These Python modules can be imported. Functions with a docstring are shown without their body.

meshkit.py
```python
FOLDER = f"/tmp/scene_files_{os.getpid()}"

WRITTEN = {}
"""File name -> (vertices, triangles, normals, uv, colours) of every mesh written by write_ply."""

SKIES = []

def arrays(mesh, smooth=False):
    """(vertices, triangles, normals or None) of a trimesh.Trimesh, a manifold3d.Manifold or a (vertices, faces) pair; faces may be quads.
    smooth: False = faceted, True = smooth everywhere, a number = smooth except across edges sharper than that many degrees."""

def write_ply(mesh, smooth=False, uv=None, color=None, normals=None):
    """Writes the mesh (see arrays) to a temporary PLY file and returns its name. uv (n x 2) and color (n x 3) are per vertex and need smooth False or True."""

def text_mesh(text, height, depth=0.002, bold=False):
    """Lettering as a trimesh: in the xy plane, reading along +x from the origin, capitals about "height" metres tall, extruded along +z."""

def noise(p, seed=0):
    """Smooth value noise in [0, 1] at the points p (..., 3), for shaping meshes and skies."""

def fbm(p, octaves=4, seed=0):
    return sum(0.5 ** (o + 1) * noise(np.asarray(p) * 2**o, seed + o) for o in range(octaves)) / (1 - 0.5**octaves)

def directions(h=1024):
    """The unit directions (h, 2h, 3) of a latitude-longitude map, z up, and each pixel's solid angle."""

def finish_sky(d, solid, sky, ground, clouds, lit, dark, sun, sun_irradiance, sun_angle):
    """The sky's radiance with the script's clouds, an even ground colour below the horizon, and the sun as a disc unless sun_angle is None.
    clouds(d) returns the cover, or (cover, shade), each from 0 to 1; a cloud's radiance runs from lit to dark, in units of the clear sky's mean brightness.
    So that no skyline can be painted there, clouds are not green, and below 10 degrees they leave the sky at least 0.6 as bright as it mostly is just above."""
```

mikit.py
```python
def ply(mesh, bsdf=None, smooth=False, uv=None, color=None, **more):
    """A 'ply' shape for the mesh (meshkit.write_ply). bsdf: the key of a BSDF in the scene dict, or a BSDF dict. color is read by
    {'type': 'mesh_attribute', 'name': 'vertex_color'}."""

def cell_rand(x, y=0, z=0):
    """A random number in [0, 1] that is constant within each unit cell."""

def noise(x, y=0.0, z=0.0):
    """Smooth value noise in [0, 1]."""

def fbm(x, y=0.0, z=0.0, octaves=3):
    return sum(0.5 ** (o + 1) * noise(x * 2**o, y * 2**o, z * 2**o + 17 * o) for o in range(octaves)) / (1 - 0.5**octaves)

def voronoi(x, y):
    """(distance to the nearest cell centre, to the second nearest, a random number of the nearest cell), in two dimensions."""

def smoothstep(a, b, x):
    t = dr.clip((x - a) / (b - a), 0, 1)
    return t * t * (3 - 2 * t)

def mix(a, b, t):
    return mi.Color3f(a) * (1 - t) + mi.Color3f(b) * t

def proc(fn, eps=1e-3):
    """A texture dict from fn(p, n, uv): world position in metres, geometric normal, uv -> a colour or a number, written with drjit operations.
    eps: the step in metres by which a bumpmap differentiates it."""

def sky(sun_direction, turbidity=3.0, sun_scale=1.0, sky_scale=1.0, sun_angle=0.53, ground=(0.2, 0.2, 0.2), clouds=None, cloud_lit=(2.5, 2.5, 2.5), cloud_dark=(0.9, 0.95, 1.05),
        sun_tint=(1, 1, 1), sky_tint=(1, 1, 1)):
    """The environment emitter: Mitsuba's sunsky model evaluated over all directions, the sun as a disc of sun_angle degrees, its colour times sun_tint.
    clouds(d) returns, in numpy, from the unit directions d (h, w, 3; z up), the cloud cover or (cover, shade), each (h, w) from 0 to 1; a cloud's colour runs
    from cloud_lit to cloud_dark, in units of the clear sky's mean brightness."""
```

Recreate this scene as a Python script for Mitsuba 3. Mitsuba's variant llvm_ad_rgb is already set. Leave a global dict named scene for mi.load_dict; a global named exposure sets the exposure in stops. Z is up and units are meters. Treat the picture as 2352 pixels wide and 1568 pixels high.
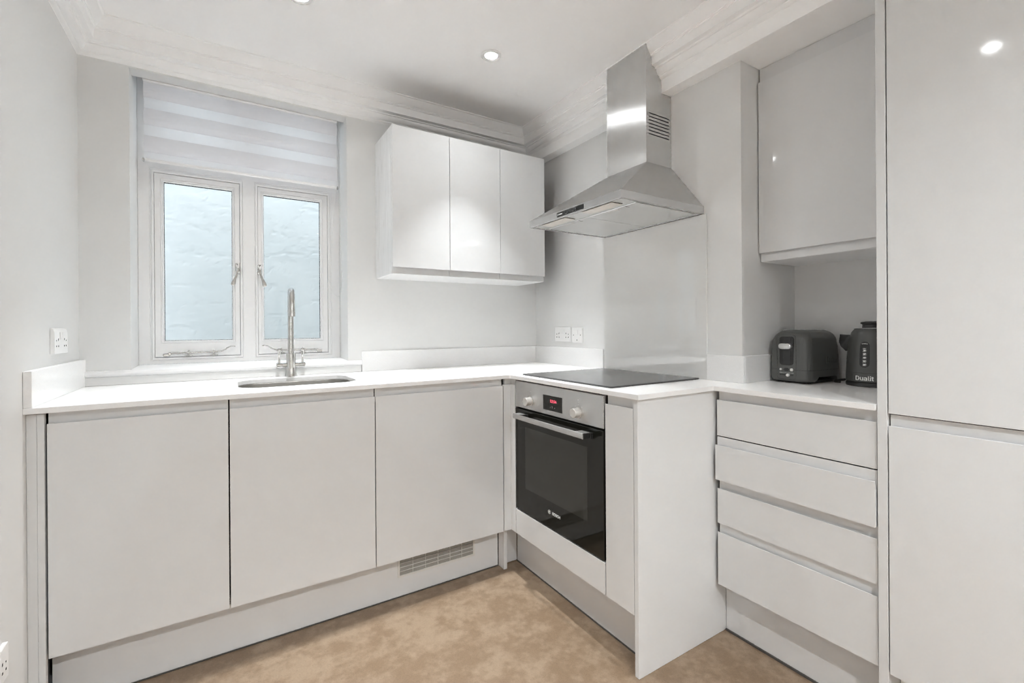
import math
import numpy as np
import trimesh
import drjit as dr
import mitsuba as mi
import mikit, meshkit
from shapely.geometry import Polygon, Point, box as sbox
from shapely.ops import unary_union

T = mi.ScalarTransform4f
scene, labels = {}, {}

# ------------------------------------------------------------------ camera, sky, exposure
EYE = np.array([0.49963, -2.46313, 1.17572])
FWD = np.array([0.529003, 0.848620, -0.000846])
UP = np.array([0.006151, -0.002837, 0.999977])
scene['camera'] = {
    'type': 'perspective', 'fov': 2 * math.degrees(math.atan(1176 / 1051.434)), 'fov_axis': 'x',
    'principal_point_offset_y': 29.767 / 1568,
    'near_clip': 0.02, 'far_clip': 100.0,
    'to_world': T().look_at(origin=EYE.tolist(), target=(EYE + FWD).tolist(), up=UP.tolist()),
}


def overcast(d):
    n = meshkit.fbm(d * 3.0 + 5.0, 4, 3)
    return np.clip(0.85 + 0.5 * (n - 0.5), 0, 1), np.clip((n - 0.45) * 1.6, 0, 1)


scene['sky'] = mikit.sky((0.25, -0.35, 0.9), turbidity=4.0, sun_scale=0.0, sky_scale=9.8, clouds=overcast,
                         cloud_lit=(1.5, 1.585, 1.63), cloud_dark=(1.1, 1.2, 1.3))
LAMP = 18.0
SPOT = 4.9
LAMP_TINT = (0.958, 0.985, 1.0)
scene['sky']['sampling_weight'] = 9.0
exposure = 1.5

# ------------------------------------------------------------------ materials


def rgb(*c):
    return {'type': 'rgb', 'value': list(c)}


def S(r, g, b):
    """sRGB 0-255 to linear."""
    f = lambda v: (v / 255 / 12.92) if v / 255 < 0.04045 else ((v / 255 + 0.055) / 1.055) ** 2.4
    return (f(r), f(g), f(b))


def mat(key, base, rough=0.5, metal=0.0, spec=0.5, bump=None, **kw):
    b = {'type': 'principled', 'base_color': base if isinstance(base, dict) else rgb(*base), 'roughness': rough, 'metallic': metal, 'specular': spec, **kw}
    if bump is not None:
        b = {'type': 'bumpmap', 'arbitrary': bump[0], 'scale': bump[1], 'bsdf': b}
    scene[key] = {'type': 'twosided', 'bsdf': b}
    return key


def paint_fn(base, amt):
    base = np.array(base)

    def fn(p, n, uv):
        f = mikit.fbm(p.x * 1.7, p.y * 1.7, p.z * 1.7, 3)
        return mikit.mix([float(c * (1 - amt)) for c in base], [float(c * (1 + amt)) for c in base], f)
    return fn


mat('m_wall', mikit.proc(paint_fn((0.70, 0.70, 0.693), 0.012)), 0.55, spec=0.3)
mat('m_ceiling', mikit.proc(paint_fn((0.94, 0.94, 0.938), 0.005)), 0.7, spec=0.2)
mat('m_trim', (0.86, 0.86, 0.86), 0.30, spec=0.45)
mat('m_cornice', (0.93, 0.93, 0.927), 0.55, spec=0.25)
mat('m_gloss', (0.725, 0.733, 0.738), 0.06, spec=0.5)
mat('m_satin', (0.69, 0.697, 0.70), 0.26, spec=0.4)
mat('m_carcass_dark', (0.03, 0.028, 0.025), 0.7, spec=0.2)
mat('m_seal', (0.06, 0.057, 0.052), 0.6)


def grain(p, n, uv):
    f = mikit.fbm(p.x * 30 + p.y * 60, p.y * 60, p.z * 4, 3)
    k = mikit.smoothstep(0.70, 0.82, mikit.noise(p.y * 90, p.z * 14, 3.0))
    return mikit.mix(mikit.mix((0.68, 0.685, 0.69), (0.77, 0.775, 0.78), f), (0.52, 0.52, 0.51), k * 0.22)


mat('m_side_panel', mikit.proc(grain), 0.28, spec=0.5)


def quartz(p, n, uv):
    f = mikit.noise(p.x * 420, p.y * 420, p.z * 420)
    return mikit.mix((0.83, 0.832, 0.83), (0.87, 0.872, 0.87), f)


mat('m_quartz', mikit.proc(quartz), 0.16, spec=0.5)


def floor_fn(p, n, uv):
    a = mikit.fbm(p.x * 13, p.y * 13, 1.0, 4)
    b = mikit.fbm(p.x * 46, p.y * 46, 7.0, 3)
    c = mikit.noise(p.x * 420, p.y * 420, 2.0)
    t = mikit.smoothstep(0.30, 0.72, a * 0.62 + b * 0.38)
    col = mikit.mix((0.190, 0.130, 0.083), (0.260, 0.192, 0.133), t)
    sp = mikit.smoothstep(0.80, 0.93, mikit.noise(p.x * 330, p.y * 330, 9.0))
    col = col * (0.93 + 0.14 * c)
    return col * (1 - 0.10 * sp)


mat('m_floor', mikit.proc(floor_fn), 0.42, spec=0.35)


def render_fn(p, n, uv):
    f = mikit.fbm(p.x * 5, p.z * 6, 2.0, 4)
    return mikit.mix((0.455, 0.485, 0.482), (0.495, 0.525, 0.52), f)


mat('m_render', mikit.proc(render_fn), 0.8, spec=0.2)
mat('m_masonry', (0.35, 0.33, 0.31), 0.9)
mat('m_plastic', (0.82, 0.82, 0.815), 0.25, spec=0.5)
mat('m_hole', (0.02, 0.02, 0.02), 0.6)
mat('m_black_gloss', (0.010, 0.010, 0.008), 0.03, spec=0.32)
mat('m_black', (0.015, 0.015, 0.015), 0.35)
mat('m_hob', (0.02, 0.02, 0.02), 0.05, spec=0.6)
mat('m_splash', (0.70, 0.70, 0.688), 0.015, spec=0.9)
mat('m_charcoal', (0.072, 0.074, 0.070), 0.33, spec=0.5)
mat('m_charcoal_dark', (0.022, 0.022, 0.022), 0.28, spec=0.5)
mat('m_silver', (0.72, 0.72, 0.71), 0.28, metal=0.85)
mat('m_knob', (0.72, 0.70, 0.67), 0.30, metal=0.75)
mat('m_white_print', (0.85, 0.85, 0.85), 0.5)
mat('m_grey_print', (0.22, 0.22, 0.22), 0.5)
mat('m_vent', (0.70, 0.69, 0.66), 0.35, spec=0.45)
mat('m_vent_back', (0.27, 0.26, 0.24), 0.6)
mat('m_lens', (0.72, 0.69, 0.64), 0.2, spec=0.5)
mat('m_oven_window', (0.028, 0.028, 0.024), 0.05, spec=0.36)
scene['m_chrome'] = {'type': 'twosided', 'bsdf': {'type': 'roughconductor', 'material': 'Ag', 'alpha': 0.012, 'specular_reflectance': rgb(0.64, 0.645, 0.655)}}
scene['m_brushed'] = {'type': 'twosided', 'bsdf': {'type': 'roughconductor', 'distribution': 'ggx', 'eta': rgb(1.9, 1.9, 1.9), 'k': rgb(3.9, 3.9, 3.9), 'alpha_u': 0.30, 'alpha_v': 0.028, 'specular_reflectance': rgb(1.0, 0.995, 0.985)}}
scene['m_brushed_h'] = {'type': 'twosided', 'bsdf': {'type': 'roughconductor', 'distribution': 'ggx', 'eta': rgb(1.9, 1.9, 1.9), 'k': rgb(3.9, 3.9, 3.9), 'alpha_u': 0.12, 'alpha_v': 0.30, 'specular_reflectance': rgb(1.0, 0.995, 0.985)}}
mat('m_sink', (0.50, 0.485, 0.46), 0.30, metal=1.0)
scene['m_glass'] = {'type': 'thindielectric', 'int_ior': 1.5}
scene['m_blind'] = {'type': 'principledthin', 'base_color': rgb(0.77, 0.765, 0.79), 'roughness': 0.7, 'spec_trans': 0.0, 'diff_trans': 0.6}
scene['m_blind_sheer'] = {'type': 'principledthin', 'base_color': rgb(0.86, 0.865, 0.885), 'roughness': 0.7, 'spec_trans': 0.0, 'diff_trans': 1.0}

# ------------------------------------------------------------------ mesh helpers


def cat(*ms):
    flat = []
    for m in ms:
        flat += list(m) if isinstance(m, (list, tuple)) else [m]
    return trimesh.util.concatenate(flat)


def axis_map(v, axis):
    v = np.asarray(v)
    if axis == 'z':
        return v, False
    if axis == 'x':  # a->y, b->z, c->x
        return v[:, [2, 0, 1]], False
    return v[:, [0, 2, 1]], True   # 'y': a->x, b->z, c->y


def inset_ring(r, b):
    r = np.asarray(r)
    n = len(r)
    out = np.empty_like(r)
    for i in range(n):
        p, q, s = r[i - 1], r[i], r[(i + 1) % n]
        e1, e2 = (q - p) / np.linalg.norm(q - p), (s - q) / np.linalg.norm(s - q)
        n1, n2 = np.array([-e1[1], e1[0]]), np.array([-e2[1], e2[0]])
        m = n1 + n2
        m = m / max(m @ m, 0.15) * 2
        out[i] = q + m * b
    return out


def solid(poly, c0, c1, axis='z', b0=0.0, b1=0.0):
    """A prism of a shapely polygon from c0 to c1 along the axis, its end edges bevelled by b0 and b1."""
    poly = poly if isinstance(poly, Polygon) else Polygon(poly)
    poly = poly.simplify(1e-7)
    rings = [np.array(poly.exterior.coords)[:-1]] + [np.array(i.coords)[:-1] for i in poly.interiors]
    fixed = []
    for k, r in enumerate(rings):
        area = 0.5 * np.sum(r[:, 0] * np.roll(r[:, 1], -1) - np.roll(r[:, 0], -1) * r[:, 1])
        if (area > 0) != (k == 0):
            r = r[::-1]
        fixed.append(r)
    levels = []
    if b0 > 0:
        levels.append((c0, b0)); levels.append((c0 + b0, 0.0))
    else:
        levels.append((c0, 0.0))
    if b1 > 0:
        levels.append((c1 - b1, 0.0)); levels.append((c1, b1))
    else:
        levels.append((c1, 0.0))
    V, F, off = [], [], 0
    for r in fixed:
        n = len(r)
        for z, b in levels:
            q = inset_ring(r, b) if b else r
            V.append(np.column_stack([q, np.full(n, z)]))
        for l in range(len(levels) - 1):
            a = off + l * n + np.arange(n)
            a2 = off + l * n + (np.arange(n) + 1) % n
            F.append(np.column_stack([a, a2, a2 + n])); F.append(np.column_stack([a, a2 + n, a + n]))
        off += n * len(levels)
    for z, b, up in ((levels[0][0], levels[0][1], False), (levels[-1][0], levels[-1][1], True)):
        rr = [inset_ring(r, b) if b else r for r in fixed]
        cv, cf = trimesh.creation.triangulate_polygon(Polygon(rr[0], rr[1:]), engine='earcut')
        t = cv[cf]
        ar = (t[:, 1, 0] - t[:, 0, 0]) * (t[:, 2, 1] - t[:, 0, 1]) - (t[:, 1, 1] - t[:, 0, 1]) * (t[:, 2, 0] - t[:, 0, 0])
        cf = np.where(((ar > 0) == up)[:, None], cf, cf[:, ::-1])
        V.append(np.column_stack([cv, np.full(len(cv), z)])); F.append(cf + off); off += len(cv)
    v, flip = axis_map(np.vstack(V), axis)
    f = np.vstack(F)
    return trimesh.Trimesh(v, f[:, ::-1] if flip else f, process=False)


def bx(x0, x1, y0, y1, z0, z1, b=0.0015):
    """A box with chamfered edges."""
    lo, hi = np.minimum([x0, y0, z0], [x1, y1, z1]), np.maximum([x0, y0, z0], [x1, y1, z1])
    b = min(b, *(0.45 * (hi - lo)))
    if b <= 0:
        return trimesh.creation.box(bounds=[lo, hi])
    pts = []
    for sx in (0, 1):
        for sy in (0, 1):
            for sz in (0, 1):
                c = np.where([sx, sy, sz], hi, lo)
                d = np.where([sx, sy, sz], -b, b)
                for k in range(3):
                    e = d.copy(); e[k] = 0
                    pts.append(c + e)
    return trimesh.convex.convex_hull(np.array(pts))


def lathe(profile, n=40, at=(0, 0, 0), axis='z'):
    m = trimesh.creation.revolve(np.array(profile), sections=n)
    v = m.vertices
    if axis == 'x':
        v = v[:, [2, 0, 1]]
    elif axis == 'y':
        v = v[:, [1, 2, 0]]
    m = trimesh.Trimesh(v + np.array(at), m.faces, process=False)
    trimesh.repair.fix_normals(m)
    return m


def welded(m):
    m = trimesh.Trimesh(np.round(m.vertices, 7), m.faces, process=True)
    m.merge_vertices()
    m.update_faces(m.nondegenerate_faces())
    return m


def tube(path, radius, n=16, flat=None):
    """A round tube along a path; radius a number or one per point; flat: squeeze along the second normal."""
    P = np.asarray(path, float)
    R = np.broadcast_to(np.asarray(radius, float), (len(P),))
    t = np.gradient(P, axis=0)
    t /= np.linalg.norm(t, axis=1, keepdims=True)
    u = np.cross(t[0], [0.3, 0.9, 0.2]); u /= np.linalg.norm(u)
    V = []
    ang = np.arange(n) * 2 * np.pi / n
    for i in range(len(P)):
        u = u - (u @ t[i]) * t[i]; u /= np.linalg.norm(u)
        w = np.cross(t[i], u)
        V.append(P[i] + R[i] * (np.cos(ang)[:, None] * u + np.sin(ang)[:, None] * w))
    V = np.vstack(V + [P[:1], P[-1:]])
    F, k = [], np.arange(n)
    for i in range(len(P) - 1):
        a, a2 = i * n + k, i * n + (k + 1) % n
        F += [np.column_stack([a, a2, a2 + n]), np.column_stack([a, a2 + n, a + n])]
    c0, c1 = len(P) * n, len(P) * n + 1
    F += [np.column_stack([(k + 1) % n, k, k * 0 + c0]), np.column_stack([(len(P) - 1) * n + k, (len(P) - 1) * n + (k + 1) % n, k * 0 + c1])]
    return trimesh.Trimesh(V, np.vstack(F), process=False)


def curve(pts, n=24):
    """A smooth curve through the points."""
    from scipy.interpolate import CubicSpline
    pts = np.asarray(pts, float)
    s = np.r_[0, np.cumsum(np.linalg.norm(np.diff(pts, axis=0), axis=1))]
    return CubicSpline(s, pts)(np.linspace(0, s[-1], n))


def rrect(x0, x1, y0, y1, r, n=8):
    return sbox(min(x0, x1) + r, min(y0, y1) + r, max(x0, x1) - r, max(y0, y1) - r).buffer(r, quad_segs=n)


def brushed(m, vertical=True):
    """Splits the faces apart and gives uv so that v runs up the face (grain direction)."""
    v = m.vertices[m.faces].reshape(-1, 3)
    f = np.arange(len(v)).reshape(-1, 3)
    fn = np.repeat(m.face_normals, 3, axis=0)
    up = np.array([0, 0, 1.0])
    bu = np.cross(np.broadcast_to(up, fn.shape), fn)
    flat = np.linalg.norm(bu, axis=1) < 0.2
    bu[flat] = [0, 1, 0]
    bu /= np.linalg.norm(bu, axis=1, keepdims=True)
    bv = np.cross(fn, bu)
    uv = np.column_stack([(v * bu).sum(1), (v * bv).sum(1)])
    return trimesh.Trimesh(v, f, process=False), uv


# ------------------------------------------------------------------ naming helpers
made = {}


def key_for(name, parent=None):
    full = f'{parent}__{name}' if parent else name
    n = made.get(full, 0)
    made[full] = n + 1
    return full if n == 0 else f'{full}_{n:03d}'


def thing(name, label, category, group=None):
    k = key_for(name)
    labels[k] = {'label': label, 'category': category}
    if group:
        labels[k]['group'] = group
    return k


def put(name, mesh, bsdf, parent=None, smooth=False, label=None, category=None, kind=None, uv=None, **more):
    k = key_for(name, parent)
    d = mikit.ply(mesh, bsdf, smooth=smooth, uv=uv)
    d.update(more)
    scene[k] = d
    e = {}
    if label: e['label'] = label
    if category: e['category'] = category
    if kind: e['kind'] = kind
    if e: labels[k] = e
    return k


def put_brushed(name, mesh, bsdf, parent=None, **kw):
    m, uv = brushed(mesh)
    return put(name, m, bsdf, parent, uv=uv, **kw)


# ------------------------------------------------------------------ measures of the room
ZC = 2.42            # ceiling
XR = 2.222           # right wall
XB = 2.157           # face of the bulkhead
ZB = 2.222           # underside of the bulkhead
YA = -1.413          # side of the alcove
XA = 2.62            # back of the alcove
YR = -4.2            # rear wall
ZT, ZTb = 0.953, 0.935   # worktop
YD, XO, XD = -0.582, 1.660, 2.072   # door planes
Z0, Z1 = 0.204, 0.901    # bottom and top edge of the base doors
OX0, OX1, OZ0, OZ1 = 0.160, 1.033, 0.985, 2.273   # window opening

# ------------------------------------------------------------------ setting
put('floor', bx(-0.25, 3.0, YR - 0.2, 0.0, -0.1, 0.0, 0), 'm_floor', label='beige mottled vinyl floor', kind='structure')
put('ceiling', bx(-0.25, 3.0, YR - 0.2, 0.3, ZC, ZC + 0.12, 0), 'm_ceiling', label='flat white ceiling', kind='structure')
wb = sbox(-0.25, -0.1, 3.0, ZC)
put('wall_back', cat(solid(wb.difference(sbox(OX0, OZ0, OX1, OZ1)), 0.0, 0.07, 'y'),
                     solid(wb.difference(sbox(OX0, OZ0, OX1, 2.36)), 0.07, 0.26, 'y')),
    'm_wall', label='off-white painted wall with the window', kind='structure')
put('wall_left', bx(-0.25, 0.0, YR - 0.2, 0.0, -0.1, ZC, 0), 'm_wall', label='off-white painted wall on the left', kind='structure')
put('wall_right', solid(Polygon([(XR, 0), (XR, YA), (XA, YA), (XA, -2.60), (2.075, -2.60), (2.075, YR), (3.0, YR), (3.0, 0)]), -0.1, ZC, 'z'),
    'm_wall', label='off-white painted wall behind the hob, stepping back into an alcove', kind='structure')
put('wall_rear', bx(-0.25, 3.0, YR - 0.2, YR, -0.1, ZC, 0), 'm_wall', label='off-white painted wall behind the viewer', kind='structure')
put('trim_1', solid(Polygon([(XB, 0), (XB, -1.905), (XA, -1.905), (XA, YA), (XR, YA), (XR, 0)][::-1]), ZB, ZC, 'z', 0.0015, 0),
    'm_cornice', label='white boxed bulkhead running under the ceiling above the hob wall', kind='structure')

# cornice: the profile as (distance from the wall, height), swept round the room with mitred corners
PROF = [(0.0, 2.420), (0.100, 2.420), (0.100, 2.414), (0.095, 2.411), (0.0915, 2.404), (0.086, 2.394), (0.079, 2.384), (0.0715, 2.377), (0.0715, 2.3725),
        (0.068, 2.3715), (0.068, 2.367), (0.064, 2.3655), (0.0615, 2.345), (0.0605, 2.3295), (0.0425, 2.3265), (0.040, 2.3235), (0.040, 2.3205), (0.033, 2.3195),
        (0.0315, 2.3125), (0.0285, 2.3055), (0.0235, 2.2995), (0.018, 2.2955), (0.0135, 2.2945), (0.0135, 2.2915), (0.0115, 2.2885), (0.007, 2.2845), (0.001, 2.2815), (0.0, 2.280)]


def cornice():
    rows = []
    for o, z in PROF:
        rows.append([(o, YR, z), (o, -o, z), (XB - o, -o, z), (XB - o, -1.905, z)])
    R = np.array(rows)
    n = len(PROF)
    V, F = [], []
    for s in range(3):
        base = len(V) * 2 * n
        V.append(np.vstack([R[:, s], R[:, s + 1]]))
        i = np.arange(n)
        j = (i + 1) % n
        F += [np.column_stack([i, j, j + n]) + base, np.column_stack([i, j + n, i + n]) + base]
    m = trimesh.Trimesh(np.vstack(V), np.vstack(F), process=False)
    if m.face_normals[np.argmin(m.triangles_center[:, 2])][2] > 0:
        m.invert()
    return m


put('trim_2', cornice(), 'm_cornice', smooth=28, label='moulded white plaster cornice between walls and ceiling', kind='structure')

# wall across the light well outside the window
gx, gz = np.meshgrid(np.linspace(-1.0, 2.8, 500), np.linspace(-0.4, 3.3, 440), indexing='xy')
P3 = np.stack([gx * 3.0, gx * 0 + 1, gz * 5.0], -1)
lump = meshkit.fbm(P3, 4, 11)
fine = meshkit.fbm(np.stack([gx * 26, gx * 0, gz * 44], -1), 4, 5)
ridge = np.abs(meshkit.fbm(np.stack([gx * 3.5 + 0.5 * lump, gx * 0, gz * 8.0], -1), 4, 23) - 0.5)
pit = np.clip(meshkit.noise(np.stack([gx * 60, gx * 0, gz * 60], -1), 8) - 0.86, 0, 1)
gy = 1.02 - 0.007 * lump - 0.0026 * fine - 0.0012 * meshkit.fbm(np.stack([gx * 70, gx * 0, gz * 95], -1), 2, 31) + 0.0028 * np.exp(-(ridge / 0.010) ** 2) + 0.022 * pit
vv = np.stack([gx, gy, gz], -1).reshape(-1, 3)
ii = np.arange(500 * 440).reshape(440, 500)
ff = np.vstack([np.stack([ii[:-1, :-1], ii[:-1, 1:], ii[1:, 1:]], -1).reshape(-1, 3), np.stack([ii[:-1, :-1], ii[1:, 1:], ii[1:, :-1]], -1).reshape(-1, 3)])
put('wall_outside', trimesh.Trimesh(vv, ff, process=False), 'm_render', smooth=True, label='pale rough-rendered wall outside the window', kind='structure')

# ------------------------------------------------------------------ window
YFR = 0.190          # room face of the frame
W = 'window_1'
labels[W] = {'label': 'white timber casement window with two opening sashes', 'kind': 'structure'}
lights = ((0.207, 0.569, 0.220, 0.558, 0.254, 0.525), (0.627, 0.985, 0.637, 0.970, 0.664, 0.934))
frame = sbox(OX0 + 0.0005, OZ0 + 0.035, OX1 - 0.0005, 2.359)
holes = [sbox(l[2] - 0.001, 1.050, l[3] + 0.001, 1.9055) for l in lights]
uppers = [sbox(0.22, 1.975, 0.557, 2.31), sbox(0.637, 1.975, 0.970, 2.31)]
put('frame', solid(frame.difference(unary_union(holes + uppers)), YFR + 0.004, 0.259, 'y', 0.001, 0), 'm_trim', W)


def strips(x0, x1, z0, z1, w, y0, y1, b):
    o = sbox(x0 - w, z0 - w, x1 + w, z1 + w)
    return solid(o.difference(sbox(x0, z0, x1, z1)), y0, y1, 'y', b, 0)


for l in lights:
    put('moulding', cat(strips(l[2] - 0.001, l[3] + 0.001, 1.050, 1.9055, 0.010, YFR - 0.002, YFR + 0.0045, 0.0022),
                        strips(l[0] - 0.001, l[1] + 0.001, 1.040, 1.922, 0.004, YFR + 0.0005, YFR + 0.0045, 0.0015)), 'm_trim', W)
for l in lights:
    sx0, sx1, gx0, gx1 = l[2:]
    sash = put('sash', solid(sbox(sx0, 1.0525, sx1, 1.9035).difference(sbox(gx0 - 0.012, 1.116, gx1 + 0.012, 1.882)), YFR + 0.005, 0.252, 'y', 0.001, 0), 'm_trim', W)
    put('bead', cat(solid(sbox(gx0 - 0.0125, 1.1155, gx1 + 0.0125, 1.8825).difference(sbox(gx0 - 0.005, 1.1225, gx1 + 0.005, 1.8745)), YFR + 0.007, 0.222, 'y', 0.002, 0),
                    solid(sbox(gx0 - 0.007, 1.1205, gx1 + 0.007, 1.8765).difference(sbox(gx0, 1.128, gx1, 1.869)), YFR + 0.012, 0.222, 'y', 0.003, 0)), 'm_trim', W)
    put('seal', solid(sbox(gx0 - 0.004, 1.124, gx1 + 0.004, 1.873).difference(sbox(gx0 + 0.0012, 1.1292, gx1 - 0.0012, 1.8678)), 0.2155, 0.2265, 'y'), 'm_hole', W)
    g = trimesh.Trimesh([[gx0 - 0.003, 0.224, 1.125], [gx1 + 0.003, 0.224, 1.125], [gx1 + 0.003, 0.224, 1.872], [gx0 - 0.003, 0.224, 1.872]], [[0, 1, 2], [0, 2, 3]], process=False)
    put('pane', g, 'm_glass', W)
for u in uppers:
    x0, z0, x1, z1 = u.bounds
    put('upper_sash', solid(u.buffer(-0.001, join_style=2).difference(sbox(x0 + 0.03, z0 + 0.03, x1 - 0.03, z1 - 0.03)), YFR + 0.008, 0.25, 'y', 0.001, 0), 'm_trim', W)
    put('pane', trimesh.Trimesh([[x0 + 0.028, 0.226, z0 + 0.028], [x1 - 0.028, 0.226, z0 + 0.028], [x1 - 0.028, 0.226, z1 - 0.028], [x0 + 0.028, 0.226, z1 - 0.028]], [[0, 1, 2], [0, 2, 3]], process=False), 'm_glass', W)
# sill board with a rounded nose, and its apron
nose = [(-0.020, 0.9995), (-0.0235, 1.003), (-0.0235, 1.008), (-0.020, 1.0115), (-0.012, 1.0125), (0.2, 1.018), (0.2, 0.988), (-0.018, 0.988), (-0.0225, 0.991), (-0.0235, 0.995), (-0.0235, 1.0)]
nose = Polygon([(-0.012, 1.0125), (-0.0175, 1.0115), (-0.0215, 1.0085), (-0.0235, 1.003), (-0.0235, 0.998), (-0.0215, 0.992), (-0.0175, 0.989), (-0.012, 0.988), (0.0, 0.988), (0.0, 0.9855), (0.195, 0.9855), (0.195, 1.019)])
# deep part inside the opening, shallow part on the wall face either side
put('sill', cat(solid(Polygon([(y, z) for y, z in nose.exterior.coords[:-1]]), OX0 + 0.0005, OX1 - 0.0005, 'x'),
                solid(nose.intersection(sbox(-1, 0, -0.0004, 2)), 0.0125, OX0 + 0.0005, 'x', 0, 0), solid(nose.intersection(sbox(-1, 0, -0.0004, 2)), OX1 - 0.0005, 1.099, 'x', 0, 0.002)),
    'm_trim', W, smooth=35)
put('apron', bx(0.0125, 1.097, -0.014, -0.0005, ZT + 0.0006, 0.9878, 0.001), 'm_wall', W)


def stay(hand):
    """Casement stay with a curled end; hand = +1 pivots on the left."""
    if hand > 0:
        X = lambda t: 0.262 + t
    else:
        X = lambda t: 0.926 - t
    y = YFR - 0.006
    bar = curve([(X(0.008), y, 1.0675), (X(0.10), y - 0.001, 1.0695), (X(0.20), y - 0.001, 1.0715), (X(0.222), y - 0.001, 1.0755), (X(0.240), y - 0.001, 1.0885), (X(0.255), y - 0.001, 1.0955), (X(0.274), y - 0.001, 1.0950)], 40)
    rad = np.interp(np.linspace(0, 1, 40), [0, 0.1, 0.7, 0.85, 1], [0.0042, 0.0048, 0.0040, 0.0030, 0.0022])
    return bar, rad, X, y


for hand in (1, -1):
    bar, rad, X, y = stay(hand)
    st = put('stay', tube(bar, rad, 12), 'm_chrome', W, smooth=40, label='chrome casement stay with a curled end')
    a, b = sorted((X(-0.012), X(0.014)))
    put('pivot_plate', bx(a, b, y - 0.002, YFR + 0.0045, 1.0545, 1.0675, 0.002), 'm_chrome', st)
    put('pivot_fork', cat(bx(*sorted((X(0.008), X(0.018))), y - 0.006, y + 0.004, 1.0605, 1.0735, 0.0015), lathe([(0, -0.006), (0.0035, -0.006), (0.0035, 0.006), (0, 0.006)], 16, (X(0.013), y, 1.0672), 'z')), 'm_chrome', st)
    for t in (0.085, 0.185):
        put('peg', cat(bx(*sorted((X(t - 0.016), X(t + 0.016))), y - 0.004, y + 0.012, 1.0528, 1.0565, 0.001),
                       lathe([(0, 0), (0.0042, 0), (0.0030, 0.006), (0.0030, 0.021), (0.0038, 0.0235), (0.0, 0.0255)], 16, (X(t), y, 1.0563), 'z')), 'm_chrome', st, smooth=35)


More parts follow.
